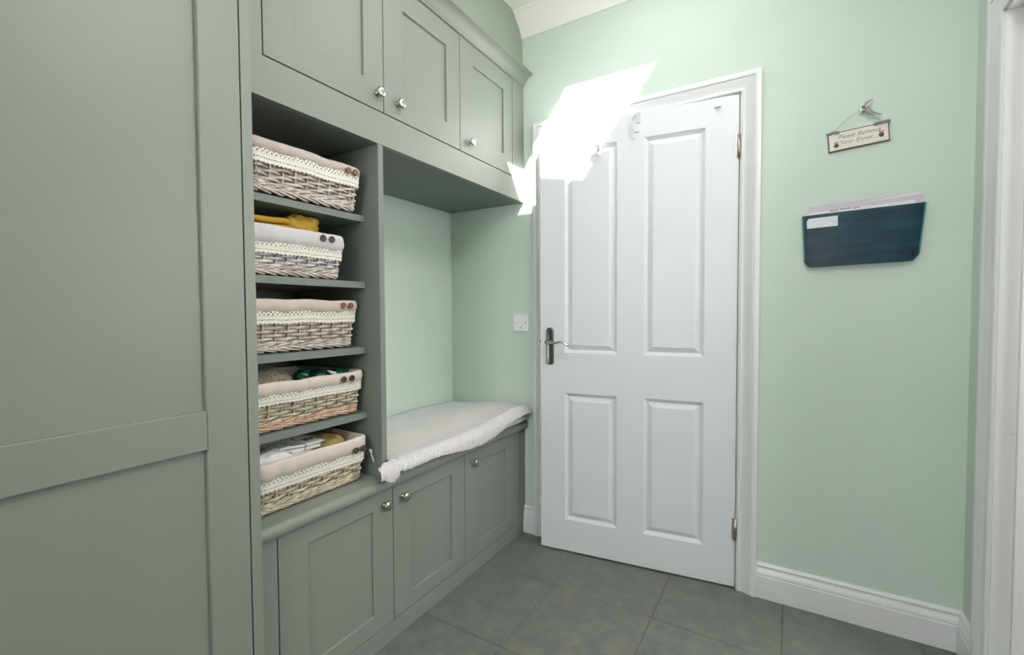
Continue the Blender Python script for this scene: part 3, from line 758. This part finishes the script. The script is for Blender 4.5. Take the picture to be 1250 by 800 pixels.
# ================================================================ bench cushion and towel
mb = MB(); loops = []
for j in range(31):
    t = j/30; y = 1.104+(2.036-1.104)*t; e = min(1, math.sqrt(max(0, 1-(abs(2*t-1))**14)))
    lp = []
    for k in range(32):
        an = 2*PI*k/32; ex = math.copysign(abs(math.cos(an))**.35, math.cos(an)); ez = math.copysign(abs(math.sin(an))**.6, math.sin(an))
        lp.append((-1.376+.250*ex*(.94+.06*e), y, .6030+.0250*ez*max(e, .3)))
    loops.append(lp)
mb.loops(loops, cap_end=True, cap_start=True, smooth=True)
mb.build('seat_cushion', M['cushion'], origin=(-1.376, 1.57, .578), label='white cushion pad on the bench, its edge showing under the towel', cat='cushion')
ZL = [(1.020, .598), (1.050, .588), (1.082, .573), (1.105, .592), (1.116, .604), (1.167, .597), (1.243, .600), (1.316, .598), (1.40, .588), (1.479, .578), (1.56, .572), (1.621, .571), (1.68, .577), (1.737, .588), (1.793, .602), (1.85, .608), (1.902, .612), (1.95, .616), (2.04, .614)]
def interp(tab, x):
    if x <= tab[0][0]: return tab[0][1]
    for (a, b), (c, d) in zip(tab, tab[1:]):
        if x <= c: return b+(d-b)*(x-a)/(c-a)
    return tab[-1][1]
def sst(a, b, x):
    t = max(0, min(1, (x-a)/(b-a))); return t*t*(3-2*t)
NJ, NI = 60, 190; vs = []
for i in range(NI+1):
    yb = 1.103+(2.033-1.103)*i/NI
    for j in range(NJ+1):
        t = j/NJ
        # arclength-like profile from back to front hem
        if t < .72: x = -1.626+(-1.148+1.626)*(t/.72); z = .640+.004*math.sin(t*7)
        else:
            u = (t-.72)/.28
            ctrl = [(-1.148, .641), (-1.126, .638), (-1.110, .628), (-1.1045, .612), (-1.106, None)]
            k = min(3, int(u*4)); f = u*4-k
            x = ctrl[k][0]+(ctrl[k+1][0]-ctrl[k][0])*f
            shift = .078*sst(1.20, 1.103, yb)
            zl = interp(ZL, yb-shift)
            za = ctrl[k][1]; zb_ = ctrl[k+1][1] if ctrl[k+1][1] is not None else zl
            if za < zl+.004: za = zl+.004
            if zb_ < zl: zb_ = zl
            z = za+(zb_-za)*f
        fr = sst(-1.20, -1.115, x)
        y = yb-.080*sst(1.22, 1.103, yb)*sst(-1.158, -1.118, x)
        if yb < 1.24: z += .003*math.sin((y+x*.8)*180)*fr*sst(1.24, 1.13, yb); x += .0035*math.sin(y*170+z*60)*fr*sst(1.22, 1.12, yb)
        endd = sst(1.985, 2.036, yb); z -= .014*endd*endd*(z > .60); x -= .016*endd*endd*fr
        z += .030*sst(-1.52, -1.26, x)*(1-.5*sst(-1.15, -1.105, x))*sst(1.45, 1.93, yb)*(1-.5*sst(2.0, 2.036, yb)); z += .006*noise.noise(Vector((x*7, yb*6, 2.2)))*(1 if t < .9 else .3) + .010*sst(1.5, 1.1, yb)*(1-sst(-1.5, -1.15, x))
        x += .003*noise.noise(Vector((yb*14, z*20, 5)))*fr + .0012*fr*math.sin(yb*2*PI/.075+1.2*math.sin(yb*9))*sst(.64, .60, z)
        rib = .0011*math.sin(2*PI*yb/.0135)
        vs.append((x+rib*fr, y, z+rib*(1-fr*.5)))
fs = [(i*(NJ+1)+j, i*(NJ+1)+j+1, (i+1)*(NJ+1)+j+1, (i+1)*(NJ+1)+j) for i in range(NI) for j in range(NJ)]
mb = MB(); mb.add(vs, fs, True)
tw = mb.build('towel', M['towel'], origin=(-1.13, 1.57, .58), label='ribbed pastel white towel draped over the bench cushion', cat='towel')
sm = tw.modifiers.new('thickness', 'SOLIDIFY'); sm.thickness = .0045; sm.offset = -1 if True else 1

# ================================================================ wall things
# switch
o = empty('wall_switch', (-1.180, YE, 1.080), label='square white switch on the end wall left of the door frame', cat='switch')
MB().box(-1.2235, -1.1365, YE-.010, YE-.0002, 1.0365, 1.1235, .0025).build('faceplate', M['plastic'], o)
MB().box(-1.190, -1.170, YE-.0135, YE-.009, 1.062, 1.090, .0015).build('rocker', M['plastic'], o)
MB().box(-1.184, -1.176, YE-.0108, YE-.0096, 1.052, 1.057, .0003).build('indicator', M['red'], o)
for x in (-1.210, -1.150): MB().lathe([(0, .0035), (.0008, .0033), (.0008, 0)], (x, YE-.0098, 1.080), (0, -1, 0), 12).build('screw', M['chrome'], o)

def text_mesh(txt, size, m_, shear=0.0, ext=0.0004):
    cu = bpy.data.curves.new('lettering', 'FONT'); cu.body = txt; cu.size = size; cu.shear = shear; cu.extrude = ext; cu.align_x = 'CENTER'; cu.align_y = 'CENTER'; cu.offset = -size*.012
    cu.resolution_u = 4
    t = bpy.data.objects.new('tmp', cu); COL.objects.link(t)
    dg = bpy.context.evaluated_depsgraph_get(); me = bpy.data.meshes.new_from_object(t.evaluated_get(dg))
    bpy.data.objects.remove(t); me.materials.clear(); me.materials.append(m_)
    return me
# sign: local frame x along board, y into wall, z up
sg = empty('hanging_sign', (0.1965, YE, 1.7445), label='small cream wooden sign asking to remove shoes, hung by wire', cat='sign')
sg.rotation_euler = (0, R(-4.0), 0)
LM().box(-.0875, .0875, -.0075, -.0012, -.0335, .0335, .0008).build('board', M['signedge'], sg)
LM().box(-.0835, .0835, -.0085, -.0070, -.0298, .0298, .0004).build('face', M['signboard'], sg)
for txt, x, z, s in (('Please Remove', 0.002, .0125, .0205), ('Your Shoes...', -.002, -.0075, .0205)):
    me = text_mesh(txt, s, M['ink'], .45); me.transform(Matrix.Translation((x, -.0088, z)) @ Matrix.Rotation(PI/2, 4, 'X') @ Matrix.Scale(.98, 4, (1, 0, 0)))
    t = bpy.data.objects.new('lettering', me); COL.objects.link(t); t.parent = sg
for x, z in ((-.0635, -.0145), (.0645, -.0085)):
    b = LM().lathe([(0, .0070), (.0016, .0074), (.0026, .0066), (.002, .004), (.0022, 0)], (x, -.0085, z), (0, -1, 0), 18).build('button', M['darkbtn'], sg)
    LM().tube([(x-.006, -.0095, z+.0105), (x-.002, -.0098, z+.0125), (x+.001, -.0098, z+.0095), (x+.005, -.0098, z+.0125), (x+.008, -.0095, z+.0095)], [.0012, .0022, .0010, .0022, .0012], 8, flat=.5).build('bow', M['pinkbow'], b)
for x0, x1, sl in ((-.091, -.052, -.002), (.046, .091, .001)):
    mb = LM(); vs = []
    for k in range(12):
        t = k/11; x = x0+(x1-x0)*t; zc = .0325+sl*math.sin(t*9)+.001*math.sin(k*2.3)
        vs += [(x, -.0098-.001*math.sin(k*1.7), zc-.0075), (x, -.0104, zc+.006)]
    mb.add(vs, [(2*k, 2*k+2, 2*k+3, 2*k+1) for k in range(11)], True); mb.tube([(x0, -.010, .030), ((x0+x1)/2, -.0115, .034), (x1, -.010, .031)], .0028, 8)
    mb.build('ribbon', M['ribbon'], sg)
LM().tube([(-.068, -.010, .036), (-.045, -.010, .058), (-.020, -.012, .076), (.006, -.016, .0865), (.016, -.016, .086), (.040, -.013, .070), (.055, -.010, .052), (.068, -.010, .036)], .0006, 6).build('wire', M['wire'], sg)
hk = empty('adhesive_hook', (0.206, YE, 1.836), label='small clear plastic wall hook with a silver ribbon bow', cat='hook')
MB().box(0.198, 0.215, YE-.004, YE-.0002, 1.826, 1.862, .0015).tube([(0.207, YE-.003, 1.842), (0.207, YE-.016, 1.826), (0.205, YE-.020, 1.828), (0.205, YE-.021, 1.837)], .0024, 8).build('hook', M['clear'], hk)
mb = MB()
mb.add([(0.208, YE-.022, 1.838), (0.232, YE-.020, 1.850), (0.236, YE-.018, 1.866), (0.213, YE-.021, 1.856)], [(0, 1, 2, 3)])
mb.tube([(0.210, YE-.022, 1.842), (0.222, YE-.020, 1.836), (0.232, YE-.020, 1.822), (0.246, YE-.018, 1.812), (0.262, YE-.016, 1.807)], [.002, .004, .0035, .003, .001], 8, flat=.4)
mb.tube([(0.210, YE-.022, 1.842), (0.218, YE-.020, 1.826), (0.228, YE-.020, 1.815), (0.240, YE-.018, 1.808)], [.002, .003, .003, .001], 8, flat=.4)
mb.lathe([(0, 0), (.003, .005), (.006, 0)], (0.208, YE-.020, 1.842), (0, -1, 0), 10)
mb.build('ribbon_bow', M['ribbon'], hk)

# document wallet
fo = empty('document_wallet', (0.205, YE, 1.295), label='dark teal plastic document wallet fixed to the wall, full of papers', cat='wallet')
def wal(u, v, d):      # u 0..1 left-right, v 0..1 bottom-top
    xl = .043+(.033-.043)*v; xr = .366+(.383-.366)*v
    zl = 1.294+(1.484-1.294)*v; zr_ = 1.301+(1.493-1.301)*v
    r_ = .012*max(0, 1-v*9)*max(0, 1-min(u, 1-u)*20)
    return (xl+(xr-xl)*u+(r_ if u < .5 else -r_), YE-d, zl+(zr_-zl)*u+r_*.3)
def surfd(u, v): return .0135+.009*max(0, math.sin(PI*min(1, u)))**.5*(.5+.5*math.sin(PI*min(1, v*1.0+.05)))+.0015*noise.noise(Vector((u*4, v*3, 1)))
NU, NV = 30, 16; vs = []

for j in range(NV+1):
    for i in range(NU+1):
        u, v = i/NU, j/NV; d = surfd(u, v)
        vs.append(wal(u, v, d))
fs = [(j*(NU+1)+i, j*(NU+1)+i+1, (j+1)*(NU+1)+i+1, (j+1)*(NU+1)+i) for j in range(NV) for i in range(NU)]
mb = MB(); mb.add(vs, fs, True)
nb = len(vs); vs2 = [wal(i/NU, j/NV, .001) for j in (0, NV) for i in range(NU+1)]
mb.add(vs2, [(i, i+1, NU+2+i, NU+1+i) for i in range(NU)], False)
rimb = [(0*(NU+1)+i) for i in range(NU+1)]
mb.add([vs[i] for i in rimb]+[vs2[i] for i in range(NU+1)], [(i, NU+1+i, NU+2+i, i+1) for i in range(NU)], True)
for col in (0, NU):
    L_ = [vs[j*(NU+1)+col] for j in range(NV+1)]; B_ = [wal(col/NU, j/NV, .001) for j in range(NV+1)]
    mb.add(L_+B_, [(j, j+1, NV+2+j, NV+1+j) for j in range(NV)], True)
mb.build('wallet', M['folder'], fo)
for u_ in (.006, .994): MB().tube([wal(u_, v/8, .0135) for v in range(1, 9)], .0024, 8).build('side_seam', M['folder_edge'], fo, label='lighter teal welded side seam')
random.seed(3)
for k, (xa, za, xb, zb_, d) in enumerate(((.046, 1.512, .300, 1.520, .003), (.050, 1.517, .355, 1.529, .005), (.052, 1.500, .361, 1.530, .007), (.047, 1.506, .372, 1.522, .009), (.049, 1.494, .350, 1.505, .0108))):
    mb = MB(); n = 10; vs = []
    for j in range(n+1):
        t = j/n; x = xa+(xb-xa)*t; wv = .0012*math.sin(t*5+k)
        vs += [(x, YE-d-wv, 1.32+.01*t), (x+.004, YE-d-wv-.001, za+(zb_-za)*t), (x, YE-d-wv-.0006, 1.32+.01*t), (x+.004, YE-d-wv-.0016, za+(zb_-za)*t)]
    fs = []
    for j in range(n):
        a = 4*j; fs += [(a, a+4, a+5, a+1), (a+2, a+3, a+7, a+6), (a+1, a+5, a+7, a+3)]
    mb.add(vs, fs); pobj = mb.build('sheet', M['paper'] if k % 2 == 0 else M['paper2'], fo)
for u0_, u1_, q_ in ((.22, .30, 0), (.32, .42, 1), (.44, .53, 0), (.60, .66, 1), (.68, .90, 1)):
    for k in range(3):
        a_ = u0_+(u1_-u0_)*k/3; x0_ = .05+.31*a_; x1_ = .05+.31*(a_+(u1_-u0_)/3*.8); zz = 1.4905+.010*a_+.002*q_
        MBp = MB().add([(x0_, YE-.0127, zz), (x1_, YE-.0127, zz+.0004), (x1_, YE-.0127, zz+.0035), (x0_, YE-.0127, zz+.0031)], [(0, 1, 2, 3)])
        MBp.build('printed_line', M['ink'], pobj)
def wallet_flat(y0, y1, u0, u1, v0, v1, d): 
    return [wal(u0, v0, d), wal(u1, v0, d), wal(u1, v1, d), wal(u0, v1, d)]
mb = MB(); vs = []; n = 8
for i in range(n+1):
    for j in range(5):
        u = .040+(.310-.040)*i/n; v = .745+(.935-.745)*j/4
        if i == 0 and j == 4: u += .02
        vs.append(wal(u, v, surfd(u, v)+.0012))
mb.add(vs, [(i*5+j, i*5+5+j, i*5+6+j, i*5+1+j) for i in range(n) for j in range(4)], True)
mb.build('label_sticker', M['sticker'], fo, label='white sticker in the top left corner')
mb = MB(); u0, u1, v0, v1 = .935, .955, .07, .17
mb.add([wal(u, v, surfd(u, v)+.001) for u, v in ((u0, v0), (u1, v0), (u1, v1), (u0, v1))], [(0, 1, 2, 3)])
mb.build('tab', M['black'], fo)
